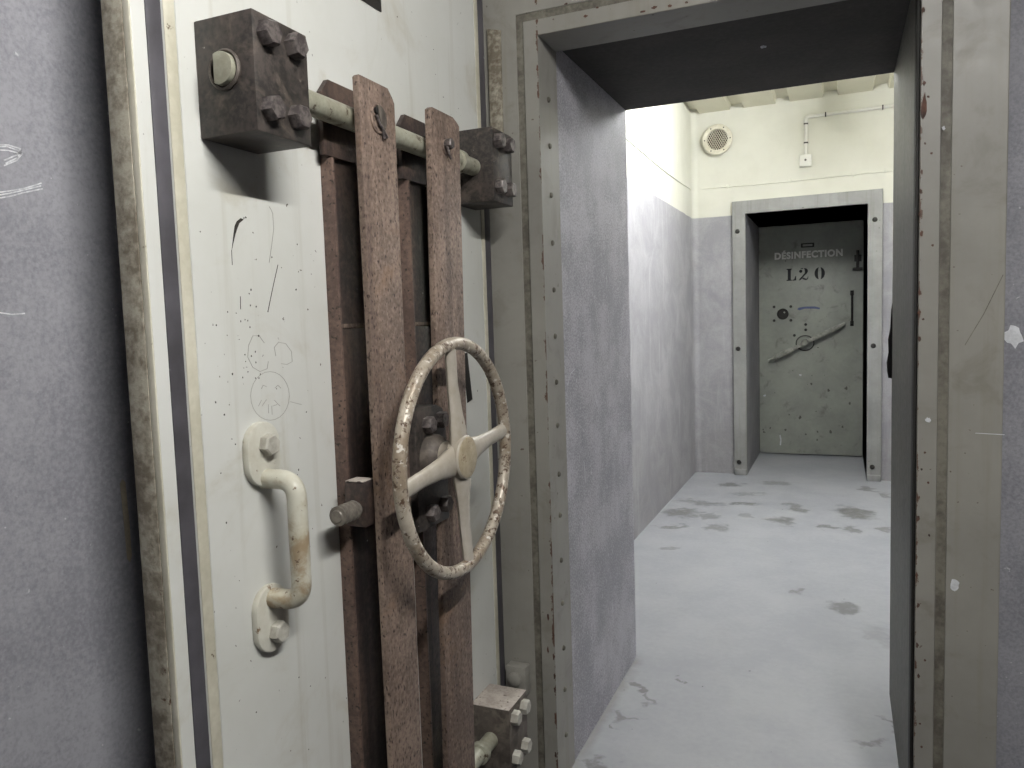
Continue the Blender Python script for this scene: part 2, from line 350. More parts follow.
CH = [[(0.692, 1.6073), (0.7193, 1.6112), (0.7387, 1.6095), (0.7321, 1.5988), (0.7146, 1.5889)], [(0.6862, 1.5394), (0.7167, 1.5489), (0.737, 1.5558), (0.7642, 1.5653)], [(0.6894, 1.3888), (0.7084, 1.386), (0.7227, 1.3874)]]
b = B()
for k, p in enumerate(CH): 
    for j in range(3 if k < 2 else 1): ribbon(b, [(y + random.uniform(-.002, .002), z + (j - 1) * 0.0035 + random.uniform(-.001, .001)) for y, z in p], 0, -1.0500, 0.0018)
obj('chalk_mark', b, 'chalk', wl, 'white chalk strokes')
b = B(); prism(b, [(0.856, 1.115), (0.861, 1.121), (0.866, 1.115), (0.868, 1.05), (0.868, 0.995), (0.864, 0.985), (0.859, 0.992), (0.858, 1.05)], 0, -1.05, -1.0494)
obj('scuff_mark', b, 'tan_mark', wl, 'tan scuff on the grey wall')

# steel doorway frame: profile (distance outwards from the opening, depth) swept round three sides
def sweep(bm, prof, x0, x1, zt, z0=0.0):
    cols = []
    for u, y in prof:
        cols.append([bm.verts.new((x0 - u, y, z0)), bm.verts.new((x0 - u, y, zt + u)), bm.verts.new((x1 + u, y, zt + u)), bm.verts.new((x1 + u, y, z0))])
    fs = []
    n = len(cols)
    for i in range(n):
        a, c = cols[i], cols[(i + 1) % n]
        for k in range(3): fs.append(bm.faces.new((a[k], a[k + 1], c[k + 1], c[k])))
    fs.append(bm.faces.new([c[0] for c in cols])); fs.append(bm.faces.new([c[3] for c in cols]))
    bmesh.ops.recalc_face_normals(bm, faces=fs)
X0, X1, Z1 = -0.745, 0.163, 2.111
b = B()
sweep(b, [(0, 2.127), (0, 1.9815), (0.0015, 1.98), (0.040, 1.98), (0.042, 1.984)] + [(0.042, 1.999), (0.003, 1.999), (0.003, 2.127)], X0, X1, Z1)
fr = struct('trim_1', b, 'frame'); fr['label'] = 'grey green painted steel frame around the open doorway'
b = B(); sweep(b, [(0.0418, 1.9845), (0.0622, 1.9835), (0.0622, 1.995), (0.0418, 1.995)], X0, X1, Z1); obj('weld_groove', b, 'weld', fr, 'dirty grey groove')
b = B(); sweep(b, [(0.062, 1.995), (0.062, 1.982), (0.0632, 1.9805), (0.167, 1.9795), (0.169, 1.981), (0.169, 1.995)], X0, X1, Z1); obj('outer_plate', b, 'frame', fr)
# rivets down both reveal strips
rv = B(); lathe(rv, (X0, 2.05, 1.960), (1, 0, 0), [(0.0078, 0), (0.0074, 0.003), (0.005, 0.0054), (0, 0.0062)], 14)
r0 = obj('rivet', rv, 'weld', fr, 'dirty round rivet head')
zs = [1.834, 1.700, 1.568, 1.437, 1.307, 1.176, 1.052, 0.91, 0.79, 0.657, 0.529, 0.394, 0.268, 0.129]
base = WLOC[r0.name]
for z in zs: copy_part(r0, fr, (base.x, 2.051, z))
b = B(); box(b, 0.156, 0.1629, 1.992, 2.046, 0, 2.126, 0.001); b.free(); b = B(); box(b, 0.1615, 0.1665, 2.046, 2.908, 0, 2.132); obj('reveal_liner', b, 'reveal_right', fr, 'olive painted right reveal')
b = B(); box(b, 0.156, 0.1629, 1.992, 2.046, 0, 2.110, 0.001); obj('shade_strip', b, 'black', fr, 'black strip standing in for shade on the right reveal edge')  # black strip in place of the riveted strip lying in shadow
# rust flakes along the edges of the opening
RUST = [(0.1668, 2.0081), (0.1697, 1.85), (0.1785, 1.8199), (0.173, 1.719), (0.1863, 1.6955), (0.1669, 1.6574), (0.166, 1.6133), (0.1645, 1.5653), (0.1683, 1.5204), (0.1905, 1.4928), (0.1662, 1.3872), (0.1653, 1.3419), (0.1735, 1.3265), (0.1662, 1.2813), (0.1799, 1.0197), (0.1735, 0.9805), (0.1874, 0.9499), (0.1677, 0.8638), (0.1907, 0.8261), (0.1655, 0.7284), (0.1697, 0.6567), (0.1685, 0.5595), (0.1848, 0.5253), (0.1713, 0.485), (0.1759, 0.3684), (0.1799, 0.3113)]
b = B()
for i, p in enumerate(RUST): blob(b, p, 1, 1.98, 0.0028 if p[0] > .172 else 0.0036, 1.9 if p[0] < .172 else 1.1, side=-1)
blob(b, (0.171, 1.80), 1, 1.98, 0.0075, 4.2, side=-1)
for k in range(0): blob(b, (0.1642, random.uniform(0.25, 2.0)), 1, 1.98, random.uniform(.0012, .0028), 3, side=-1)
for p in [(-0.6624, 2.1755), (-0.578, 2.1511), (-0.43, 2.124), (-0.3923, 2.12), (-0.6096, 2.135), (-0.46, 2.119), (-0.35, 2.121)]: blob(b, p, 1, 1.98, random.uniform(.004, .008), random.uniform(.4, .7), side=-1)
for p in [(-0.7489, 0.3959), (-0.7476, 0.3385), (-0.7514, 0.1049), (-0.7661, 0.4136), (-0.762, 0.5123), (-0.7476, 2.0247), (-0.7479, 1.9584), (-0.748, .46), (-.748, .30), (-.749, .22)]: blob(b, p, 1, 1.98, 0.0034, 3.0, side=-1)
for k in range(0): blob(b, (-0.7475, random.uniform(0.1, 2.0)), 1, 1.98, random.uniform(.001, .002), 4, side=-1)
obj('rust_spot', b, 'rust', fr, 'rust coloured flakes')['kind'] = 'stuff'
b = B()
for p, r in (((0.2421, 0.7132), .011), ((0.1852, 1.0957), .006), ((0.209, 1.7481), .004)): blob(b, p, 1, 1.9795, r, 1.2, side=-1)
ribbon(b, [(0.28, 1.068), (0.335, 1.066)], 1, 1.9795, 0.0016, side=-1)
obj('white_scuff', b, 'white_mark', fr, 'pale scuff marks')
b = B(); ribbon(b, [(0.3269, 1.4185), (0.292, 1.335), (0.2567, 1.2666)], 1, 1.9795, 0.0016, side=-1)
blob(b, (0.2125, 1.722), 1, 1.986, 0.005, 1, side=-1); obj('dark_scratch', b, 'weld', fr)
b = B(); blob(b, (0.352, 1.285), 1, 1.992, 0.02, 1.3, side=-1); wfr = bpy.data.objects['wall_front_right']; obj('plaster_patch', b, 'white_mark', wfr, 'white patch on the grey wall')
b = B()
for P in [[(2.4213, 1.6527), (2.4418, 1.6354)], [(2.4335, 1.1106), (2.4526, 1.0651)], [(2.16, 1.157), (2.19, 1.19), (2.2309, 1.2)], [(2.3381, 0.335), (2.3458, 0.2913)], [(2.58, 0.3506), (2.5893, 0.3031)], [(2.3, 0.9), (2.31, 0.83)], [(2.6, 1.5), (2.605, 1.46)]]:
    ribbon(b, P, 0, XL, 0.003)
obj('plaster_scratch', b, 'white_mark', bpy.data.objects['wall_front'], 'pale scratches on the reveal')
b = B(); blob(b, (-0.21, 2.44), 2, ZT, 0.012, 1.0, side=-1); obj('paint_fleck', b, 'chalk', bpy.data.objects['wall_lintel'], 'pale fleck under the lintel')

# torn rubber hanging at the far edge of the right reveal
b = B(); prism(b, [(0.166, 1.40), (0.158, 1.352), (0.156, 1.29), (0.149, 1.25), (0.151, 1.2053), (0.145, 1.1711), (0.147, 1.14), (0.151, 1.1196), (0.166, 1.1162)], 1, 2.9, 2.914, 0.001)
tag(obj('torn_rubber_strip', b, 'black'), 'torn black rubber strip hanging at the far right edge of the doorway', 'rubber strip')

# ------------------------------------------------------------------ lamps
def tube_lamp(loc, length, along, strength, colour, label):
    x, y, z = loc; dx, dy = (length / 2, 0) if along == 'x' else (0, length / 2)
    t = thing('fluorescent_lamp', label, 'lamp', (x, y, z + 0.1))
    h = 0.035
    b = B(); box(b, x - dx - h, x + dx + h, y - dy - h, y + dy + h, z + 0.045, z + 0.1, 0.004); obj('housing', b, 'plastic', t)
    for s in (-1, 1):
        b = B(); box(b, x + s * dx - .02 , x + s * dx + .02, y + s * dy - .02, y + s * dy + .02, z - 0.02, z + 0.045, 0.003); obj('lamp_holder', b, 'plastic', t)
    b = B(); lathe(b, (x - dx, y - dy, z), (dx, dy, 0), [(0, 0), (0.014, 0), (0.014, length), (0, length)], 12)
    obj('tube', b, emit('lamp_tube_glow', colour, strength), t)
tube_lamp((0.49, 0.29, 2.50), 1.2, 'y', NEAR_LAMP, (255, 253, 249), 'white fluorescent lamp on the ceiling of the near room')

# ------------------------------------------------------------------ the passage beyond
b = B(); box(b, -1.355, -1.155, YB, 6.68, 0, 3.2); wc = struct('wall_passage_left', b, 'corridor')
b = B(); box(b, 0.95, 1.15, YB, 6.68, 0, 3.2); struct('wall_passage_right', b, 'corridor')
b = B(); box(b, -1.355, -0.722, 6.68, 8.0, 0, 3.2); box(b, 0.194, 1.15, 6.68, 8.0, 0, 3.2); box(b, -0.722, 0.194, 6.68, 8.0, 2.178, 3.2); box(b, -0.722, 0.194, 7.85, 8.0, 0, 2.178)
wb = struct('wall_passage_end', b, 'corridor')
b = B(); pts = [(-1.16, 6.63)] + [(-1.155 + 0.05 * (1 - math.cos(a)), 6.63 + 0.05 * math.sin(a)) for a in [i * PI / 16 for i in range(9)]] + [(-1.105, 6.69), (-1.16, 6.69)]
prism(b, pts, 2, 0, 3.1); struct('trim_2', b, 'corridor')
# ribbed steel deck ceiling
b = B(); prof = []
x = -1.43
while x < 1.2:
    prof += [(x, 3.035), (x + 0.235, 3.035), (x + 0.245, 3.075), (x + 0.335, 3.075), (x + 0.345, 3.035)]; x += 0.355
prof = [p for p in prof if -1.36 < p[0] < 1.16]
prism(b, prof + [(prof[-1][0], 3.2), (prof[0][0], 3.2)], 1, YB - 0.001, 6.68); struct('ceiling_passage', b, 'deck', angle=10)
tube_lamp((-0.05, 4.75, 2.87), 1.2, 'y', FAR_LAMP, (250, 252, 255), 'white fluorescent lamp on the passage ceiling beyond the lintel')

# painted-over cable with clips
b = B()
pts = [(-0.38 + i * 0.19 - 0.7, 6.676, 2.412 + random.uniform(-.003, .003)) for i in range(11)]
loft(b, [(-1.08, 6.676, 2.415)] + pts[1:] , 0.005, seg=8)
cb = tag(obj('painted_cable', b, 'cream'), 'cream painted cable running across the upper wall above the far door', 'cable')
WLOC[cb.name] = cb.location.copy()
cl = B(); box(cl, -0.8758, -0.8558, 6.664, 6.68, 2.402, 2.43, 0.003); c0 = obj('cable_clip', cl, 'cream', cb)
for x, z in ((-0.3774, 2.417), (0.0908, 2.416), (0.3176, 2.417)): copy_part(c0, cb, (x, 6.672, z))
b = B(); loft(b, [(-1.151, 3.6, 2.40), (-1.151, 4.6, 2.395), (-1.151, 5.41, 2.386), (-1.151, 6.0, 2.392), (-1.151, 6.58, 2.408)], 0.005, seg=8)
tag(obj('painted_cable', b, 'cream'), 'cream painted cable along the bright upper left wall of the passage', 'cable')

# conduit and junction box
t = thing('electrical_conduit', 'white electrical conduit with elbow running right above the far door', 'conduit', (-0.255, 6.68, 2.6))
b = B(); loft(b, fillet([(-0.2555, 6.66, 2.60), (-0.2547, 6.66, 2.896), (0.95, 6.66, 2.896)], 0.035), 0.013, up=(0, 1, 0), seg=14); obj('conduit_tube', b, 'plastic', t)
b = B(); loft(b, fillet([(-0.2555, 6.66, 2.84), (-0.2547, 6.66, 2.896), (-0.195, 6.66, 2.896)], 0.035), 0.0145, up=(0, 1, 0), seg=14); obj('elbow', b, 'plastic', t)
b = B(); box(b, -0.271, -0.239, 6.645, 6.68, 2.690, 2.700, 0.002); q0 = obj('conduit_clip', b, 'clip', t)
copy_part(q0, t, (-0.255, 6.6625, 2.842))
b = B(); box(b, -0.116, -0.106, 6.645, 6.68, 2.880, 2.912, 0.002); q1 = obj('conduit_clip', b, 'clip', t)
for x in (0.2935, 0.68): copy_part(q1, t, (x, 6.6625, 2.896))
t = thing('light_switch', 'small square white switch box at the lower end of the conduit', 'switch', (-0.258, 6.68, 2.555))
b = B(); box(b, -0.303, -0.213, 6.645, 6.68, 2.510, 2.602, 0.005); obj('box', b, 'plastic', t)
b = B(); lathe(b, (-0.258, 6.645, 2.56), (0, -1, 0), [(0.009, 0), (0.008, 0.006), (0, 0.008)], 12); obj('knob', b, 'clip', t)

# round vent
vc = Vector((-0.935, 6.68, 2.795))
t = thing('round_vent', 'round cream vent grille high on the end wall of the passage', 'vent', vc)
b = B(); lathe(b, vc, (0, -1, 0), [(0.112, 0), (0.112, 0.055), (0.122, 0.057), (0.122, 0.066), (0.118, 0.069), (0.086, 0.069), (0.084, 0.066), (0.084, 0.03)], 48); obj('flange', b, 'vent', t)
b = B(); lathe(b, vc, (0, -1, 0), [(0.084, 0.032), (0, 0.032)], 32); obj('duct', b, 'vent_dark', t)
b = B()
for s in (1, -1):
    for k in range(-5, 6):
        o_ = k * 0.0155; L = math.sqrt(max(0, 0.084 ** 2 - o_ ** 2))
        d = Vector((math.cos(s * PI / 3), 0, math.sin(s * PI / 3))); n_ = Vector((-d.z, 0, d.x))
        loft(b, [vc + Vector((0, -0.062, 0)) + n_ * o_ - d * L, vc + Vector((0, -0.062, 0)) + n_ * o_ + d * L], 0.0019, up=(0, 1, 0), seg=6)
obj('grille', b, 'vent', t)
b = B(); lathe(b, vc + Vector((0.103, 0, 0)), (0, -1, 0), [(0.006, 0.069), (0.005, 0.0725), (0, 0.0735)], 10); s0 = obj('screw', b, 'clip', t)
for k in range(1, 6):
    a = k * PI / 3; copy_part(s0, t, vc + Vector((0.103 * math.cos(a), WLOC[s0.name].y - vc.y, 0.103 * math.sin(a))))

# far doorway frame
b = B(); sweep(b, [(0, 7.75), (0, 6.642), (0.002, 6.64), (0.102, 6.64), (0.104, 6.642), (0.104, 6.685), (0.001, 6.685), (0.001, 7.75)], -0.722, 0.194, 2.178)
ff = struct('trim_3', b, 'far_frame'); ff['label'] = 'grey steel surround of the far doorway'
b = B(); lathe(b, (-0.785, 6.64, 2.038), (0, -1, 0), [(0.019, 0), (0.018, 0.006), (0.012, 0.014), (0, 0.017)], 16); f0 = obj('frame_bolt', b, 'dark_steel', ff)
for x, z in ((-0.787, 1.068), (-0.787, 0.108), (0.243, 2.051), (0.237, 1.075), (0.234, 0.112)): copy_part(f0, ff, (x, WLOC[f0.name].y, z))
for x in (-0.774, 0.246):
    b = B(); box(b, x - 0.05, x + 0.05, 6.622, 6.645, 0, 0.05, 0.004); obj('foot_block', b, 'far_frame', ff)

# ------------------------------------------------------------------ far door
YD = 7.72
t = thing('blast_door', 'dark grey green closed steel door with white lettering at the passage end', 'door', (-0.26, YD, 0))
b = B(); box(b, -0.718, 0.190, YD, YD + 0.12, 0.01, 2.17, 0.004); leaf = obj('door_leaf', b, 'far_door', t)
def text_mesh(s, height, width, mat, x, z, y, parent, name, bold, label):
    cu = bpy.data.curves.new('lettering', 'FONT'); cu.body = s; cu.size = 1; cu.offset = bold; cu.extrude = 0.0; cu.space_character = 1.12
    o = bpy.data.objects.new('lettering', cu); COL.objects.link(o)
    bpy.context.view_layer.update()
    me = bpy.data.meshes.new_from_object(o.evaluated_get(bpy.context.evaluated_depsgraph_get()))
    bpy.data.objects.remove(o)
    xs = [v.co.x for v in me.vertices]; sx = width / (max(xs) - min(xs)); x0 = min(xs); sy = height / 0.72
    bm = B(); bm.from_mesh(me)
    for v in bm.verts: v.co = Vector((x + (v.co.x - x0) * sx, y, z + v.co.y * sy))
    ret = bmesh.ops.extrude_face_region(bm, geom=bm.faces[:])
    for g in ret['geom']:
        if isinstance(g, bmesh.types.BMVert): g.co.y -= 0.0012
    bmesh.ops.recalc_face_normals(bm, faces=bm.faces[:])
    return obj(name, bm, mat, parent, label)
text_mesh('D\u00c9SINFECTION', 0.060, 0.592, 'text_white', -0.574, 1.862, YD, t, 'lettering', 0.05, 'white lettering reading D\u00c9SINFECTION')
# stencil L20
b = B(); lx, lz, H = -0.468, 1.655, 0.112
def sp(pts, dx): prism(b, [(lx + dx + p[0] * H, lz + p[1] * H) for p in pts], 1, YD - 0.0012, YD)
sp([(0, 1), (0, .93), (.1, .9), (.1, .1), (.0, .07), (0, 0), (.42, 0), (.42, .07), (.34, .1), (.34, .9), (.42, .93), (.42, 1)], 0)
sp([(.46, 0), (.46, .06), (.6, .1), (.70, .36), (.76, .36), (.76, 0)], 0)
obj('stencil_letter', b, 'text_black', t, 'black stencilled L'); b = B()
cres = lambda s: [(s * .40 * math.cos(a), .5 + .5 * math.sin(a)) for a in [(-80 + 16 * i) * PI / 180 for i in range(11)]] + [(s * .07 + s * .06 * math.cos(a), .5 + .44 * math.sin(a)) for a in [(75 - 15 * i) * PI / 180 for i in range(11)]]
def sp2(pts, dx): prism(b, [(lx + dx + p[0] * H, lz + p[1] * H) for p in pts], 1, YD - 0.0012, YD)
sp2(cres(1), 0.290); sp2(cres(-1), 0.290)
obj('stencil_figure', b, 'text_black', t, 'black stencilled 0'); b = B()
circ = lambda cx, cz, r, n=12: [(cx + r * math.cos(2 * PI * i / n), cz + r * math.sin(2 * PI * i / n)) for i in range(n)]
sp2(circ(.14, .74, .13), 0.110)
sp2([(.10, .9), (.2, .99), (.36, 1.0), (.34, .93), (.22, .93)], 0.108)
sp2([(.41, 1.0), (.58, .96), (.70, .84), (.71, .68), (.60, .50), (.32, .28), (.14, .20), (.05, .08), (.02, 0), (.10, .0), (.16, .14), (.3, .2), (.36, .38), (.46, .56), (.48, .72), (.45, .88)], 0.108)
sp2([(.22, .18), (.40, .19), (.58, .10), (.66, .12), (.70, .28), (.75, .28), (.72, .08), (.62, 0), (.50, .0), (.34, .06)], 0.108)
obj('stencil_figure', b, 'text_black', t, 'black stencilled 2')
# slot plate, viewport, lever, handles
b = B(); box(b, -0.34, -0.225, YD - 0.008, YD, 1.955, 1.995, 0.002); pl_ = obj('number_plate', b, 'dark_steel', t, 'small dark plate')
b = B(); box(b, -0.325, -0.24, YD - 0.0095, YD - 0.008, 1.966, 1.984, 0.0005); obj('plate_inset', b, 'far_door', pl_)
vp = (-0.503, YD, 1.345)
b = B(); lathe(b, vp, (0, -1, 0), [(0.052, 0), (0.052, 0.006), (0.045, 0.009), (0.040, 0.004), (0, 0.003)], 28); vpo = obj('peephole', b, 'black', t, 'round black spyhole')
b = B(); lathe(b, (vp[0] + 0.015, YD, 1.36), (0, -1, 0), [(0.009, 0.002), (0.008, 0.006), (0, 0.007)], 10); obj('lens', b, 'bar_steel', vpo)
b = B(); lathe(b, (vp[0] - 0.078, YD, vp[2] + 0.07), (0, -1, 0), [(0.013, 0), (0.011, 0.005), (0, 0.007)], 12); p0 = obj('bolt', b, 'dark_steel', t)
for dx, dz in ((0.072, 0.068), (-0.078, -0.06), (0.072, -0.062)): copy_part(p0, t, (vp[0] + dx, WLOC[p0.name].y, vp[2] + dz))
b = B(); prism(b, [(-0.375, 1.385), (-0.36, 1.40), (-0.30, 1.408), (-0.22, 1.406), (-0.175, 1.392), (-0.18, 1.378), (-0.23, 1.386), (-0.31, 1.388), (-0.355, 1.374)], 1, YD - 0.001, YD); obj('paint_mark', b, 'blue_mark', t, 'blue paint smear')
lev = [Vector((-0.63, YD - 0.05, 0.905)), Vector((0.03, YD - 0.05, 1.238))]; dv = (lev[1] - lev[0]).normalized(); nv = Vector((-dv.z, 0, dv.x))
b = B(); 
def bar2(p, q, hw, ya, yb): prism(b, [((p - nv * hw).x, (p - nv * hw).z), ((q - nv * hw).x, (q - nv * hw).z), ((q + nv * hw).x, (q + nv * hw).z), ((p + nv * hw).x, (p + nv * hw).z)], 1, ya, yb, 0.002)
bar2(lev[0] + dv * 0.05, lev[1] - dv * 0.03, 0.017, YD - 0.062, YD - 0.046)
bar2(lev[0] + dv * 0.08, lev[0] + dv * 0.24, 0.022, YD - 0.08, YD - 0.04)
bar2(lev[1] - dv * 0.30, lev[1] - dv * 0.06, 0.020, YD - 0.074, YD - 0.04)
lv = obj('locking_lever', b, 'bar_steel', t, 'long slanting steel locking lever')
b = B(); loft(b, [lev[0], lev[0] + dv * 0.1], 0.011, up=(0, 1, 0), seg=12); obj('lever_tip', b, 'bar_steel', lv)
b = B(); loft(b, [lev[1] - dv * 0.05, lev[1] + dv * 0.01], 0.013, up=(0, 1, 0), seg=12); obj('lever_tip', b, 'bar_steel', lv)
b = B(); bar2(lev[0] + dv * 0.03, lev[1] - dv * 0.09, 0.012, YD - 0.045, YD - 0.018); obj('lever_edge', b, 'black', lv)
hubc = (lev[0] + lev[1]) / 2 + Vector((-.006, 0, 0.03))
b = B(); lathe(b, (hubc.x, YD, hubc.z - 0.03), (0, -1, 0), [(0.034, 0), (0.034, 0.05), (0.028, 0.09), (0, 0.092)], 20); obj('pivot', b, 'bar_steel', t)
b = B(); loft(b, [(hubc.x + 0.078 * math.cos(a), YD - 0.008, hubc.z - 0.035 + 0.07 * math.sin(a)) for a in [2 * PI * i / 32 for i in range(32)]], 0.0045, up=(0, 1, 0), seg=8, closed=True); obj('guide_ring', b, 'dark_steel', t)
for x, z in ((-0.30, 1.24), (-0.30, 1.19), (-0.40, 1.14)):
    copy_part(p0, t, (x, WLOC[p0.name].y, z))
b = B(); loft(b, fillet([(0.097, YD, 1.515), (0.097, YD - 0.05, 1.515), (0.097, YD - 0.05, 1.245), (0.097, YD, 1.245)], 0.02), 0.010, up=(1, 0, 0), seg=10)
box(b, 0.082, 0.112, YD - 0.006, YD, 1.495, 1.54, 0.002); box(b, 0.082, 0.112, YD - 0.006, YD, 1.215, 1.262, 0.002); obj('pull_handle', b, 'black', t, 'dark vertical pull handle')
b = B(); box(b, 0.10, 0.185, YD - 0.03, YD, 1.722, 1.745, 0.003); box(b, 0.13, 0.155, YD - 0.02, YD, 1.745, 1.90, 0.003); box(b, 0.115, 0.175, YD - 0.012, YD, 1.80, 1.86, 0.003); obj('hinge_arm', b, 'dark_steel', t)
b = B()
for x, z in [(-0.6712, 0.5649), (-0.3468, 0.7649)]: blob(b, (x, z), 1, YD, 0.014, 0.8, side=-1)
ribbon(b, [(-0.5314, 0.1832), (-0.524, 0.14), (-0.5283, 0.0916)], 1, YD, 0.012, side=-1)
obj('paint_chip', b, 'white_mark', t, 'small white paint chips')['kind'] = 'stuff'
b = B()
for x, z in [(-0.68, 0.2136), (-0.6208, 0.2541), (-0.4833, 0.2393), (-0.1975, 0.2287), (-0.0824, 0.2318), (-0.4488, 0.3856), (-.35, .36), (-.3, .20), (-.2, .15), (.02, .28), (.08, .5), (-.1, .62), (.05, .64), (-.25, .68)]: blob(b, (x, z), 1, YD, random.uniform(.006, .014), 1.3, side=-1)
obj('dark_spot', b, 'dirt', t)['kind'] = 'stuff'
b = B(); pts = [(-0.72, 7.55), (-0.66, 7.60), (-0.6, 7.56), (-0.45, 7.50), (-0.3, 7.54), (-0.1, 7.62), (0.1, 7.66), (0.19, 7.67), (0.19, 7.72), (-0.72, 7.72)]

# ------------------------------------------------------------------ the open door in the foreground
XD = -0.888
D = thing('blast_door', 'thick pale grey steel door standing open at the left, with handwheel and rusty bars', 'door', (-0.91, 1.95, 0.03))
Z0, Z2 = 0.03, 2.36
b = B()
prism(b, [(XD - 0.05, 0.795), (XD - 0.0012, 0.794), (XD, 0.7955), (XD, 0.8185), (XD - .004, 0.8195), (XD - .004, 0.8495), (XD, 0.8505), (XD, 0.8715), (XD - .002, 0.8722), (XD - .002, 0.8734), (XD, 0.874),
          (XD, 1.888), (XD - .002, 1.8885), (XD - .002, 1.8897), (XD, 1.890), (XD, 1.9115), (XD - .004, 1.9125), (XD - .004, 1.952), (XD - 0.05, 1.952)], 2, Z0, Z2)
obj('door_leaf', b, 'door', D, angle=20)
b = B(); box(b, XD - 0.052, XD - 0.013, 0.7915, 0.80, Z0, Z2, 0.0015); obj('edge_plate', b, 'door_edge', D, 'rough weathered edge plate')
b = B(); box(b, XD - 0.0125, XD - 0.0005, 0.7925, 0.80, Z0, Z2, 0.001); obj('corner_strip', b, 'strip', D)
for y0, y1 in ((0.821, 0.848), (1.914, 1.950)):
    b = B(); box(b, XD - 0.005, XD - 0.0006, y0, y1, Z0 + 0.01, Z2 - 0.01, 0.001); obj('rubber_seal', b, 'seal', D, 'dark purplish rubber seal')
for y0, y1 in ((0.8505, 0.8712), (1.8905, 1.911)):
    b = B(); box(b, XD - 0.001, XD + 0.0012, y0, y1, Z0 + 0.01, Z2 - 0.01, 0.0006); obj('seal_clamp_strip', b, 'strip', D)
b = B(); box(b, XD, XD + 0.003, 1.26, 1.432, 2.006, 2.10, 0.0008); obj('name_plate', b, 'dark_steel', D, 'small dark metal plate')
b = B(); prism(b, [(1.750, 1.274), (1.775, 1.275), (1.795, 1.152), (1.768, 1.146)], 0, XD, XD + 0.003, 0.0006); obj('rubber_scrap', b, 'black', D, 'short black strip stuck to the door')
# marks on the face
b = B(); prism(b, [(0.957, 1.4751), (0.9641, 1.5052), (0.9674, 1.5169), (0.9727, 1.5249), (0.9819, 1.5308), (0.9888, 1.5295), (0.9782, 1.5222), (0.9735, 1.5143), (0.968, 1.5039), (0.9615, 1.4877)][::1], 0, XD, XD + 0.0004)
SP = [(0.8944, 1.501), (1.0511, 1.473), (1.0742, 1.4567), (1.0337, 1.3814), (0.9961, 1.4166), (0.9913, 1.4102), (1.006, 1.3891), (0.9592, 1.3785), (0.9406, 1.3805), (0.9782, 1.3679), (1.0081, 1.3409), (0.9896, 1.5317), (0.9939, 1.533), (1.0074, 1.341), (0.9738, 1.3002), (0.9428, 1.282), (0.9623, 1.3366), (0.9034, 1.2412), (0.9878, 1.3083), (.905, 1.13), (.93, .95), (.91, 1.05), (1.10, 1.02), (1.12, 1.2), (1.06, .73), (1.09, .70), (.95, .72), (1.11, 1.42), (1.12, 1.50), (1.09, 1.1), (.915, 1.36), (.92, 1.22), (.94, 1.17), (1.7, 1.9), (1.66, 2.0), (1.65, 1.75)]
for p in SP: blob(b, p, 0, XD, random.uniform(0.0008, 0.0017), 1.2)
ribbon(b, [(0.9708, 1.405), (0.9695, 1.385)], 0, XD, 0.0012)
for k in range(12): blob(b, (random.uniform(.955, 1.01), random.uniform(1.27, 1.40)), 0, XD, 0.0011, 1.5)
obj('paint_chip', b, 'dark_chip', D, 'dark paint chips')['kind'] = 'stuff'
b = B(); ribbon(b, [(1.0652, 1.4606), (1.0486, 1.4202), (1.0337, 1.3814)], 0, XD, 0.0013); ribbon(b, [(0.9575, 1.478), (0.957, 1.455)], 0, XD, 0.0010); obj('deep_scratch', b, 'dark_chip', D, 'thin dark scratch')['kind'] = 'stuff'
b = B()
for P in [[(1.0518, 1.5581), (1.0594, 1.5481), (1.0598, 1.5219), (1.0529, 1.495), (1.0438, 1.4638)], [(1.0202, 1.3287), (1.0091, 1.341), (0.9939, 1.3414), (0.9826, 1.3254), (0.9793, 1.3069), (0.9895, 1.2898), (1.0058, 1.2816), (1.0236, 1.2851), (1.0274, 1.297)], [(1.0468, 1.3056), (1.0444, 1.3204), (1.056, 1.3286), (1.0743, 1.3254), (1.0883, 1.311), (1.0888, 1.2933), (1.075, 1.2891), (1.0602, 1.2913)], [(1.0761, 1.2337), (1.0734, 1.2229), (1.0675, 1.2132), (1.0588, 1.2054), (1.0479, 1.2), (1.0358, 1.1974), (1.0233, 1.1976), (1.0112, 1.2006), (1.0003, 1.2061), (0.9914, 1.2137), (0.9849, 1.2228), (0.9813, 1.2329), (0.9806, 1.2434), (0.983, 1.2535), (0.9883, 1.2627), (0.9962, 1.2704), (1.0062, 1.2761), (1.0178, 1.2793), (1.0302, 1.2798), (1.0426, 1.2775), (1.054, 1.2725), (1.0638, 1.265), (1.0711, 1.2556), (1.0753, 1.2449), (1.0761, 1.2337)], [(1.0069, 1.2527), (1.0115, 1.2583), (1.0193, 1.2552)], [(1.0403, 1.2509), (1.048, 1.2551), (1.0549, 1.2495)], [(0.9976, 1.2249), (1.0053, 1.2337)], [(1.0062, 1.224), (1.0175, 1.2336)], [(1.0213, 1.2247), (1.0208, 1.2101)], [(1.0296, 1.2213), (1.0294, 1.2066)], [(1.0368, 1.2303), (1.0504, 1.2189)], [(1.0324, 1.221), (1.0434, 1.2222)], [(1.0771, 1.2235), (1.1077, 1.215)]]:
    ribbon(b, P, 0, XD, 0.0008)
obj('scratched_drawing', b, 'scratch', D, 'faintly scratched doodle of a round face')['kind'] = 'stuff'

def hexbolt(c, axis, r, h, rot=0.0):
    bm = B(); lathe(bm, c, axis, [(r, 0), (r, h * 0.82), (r * 0.86, h), (0, h)], 6, rot); return bm
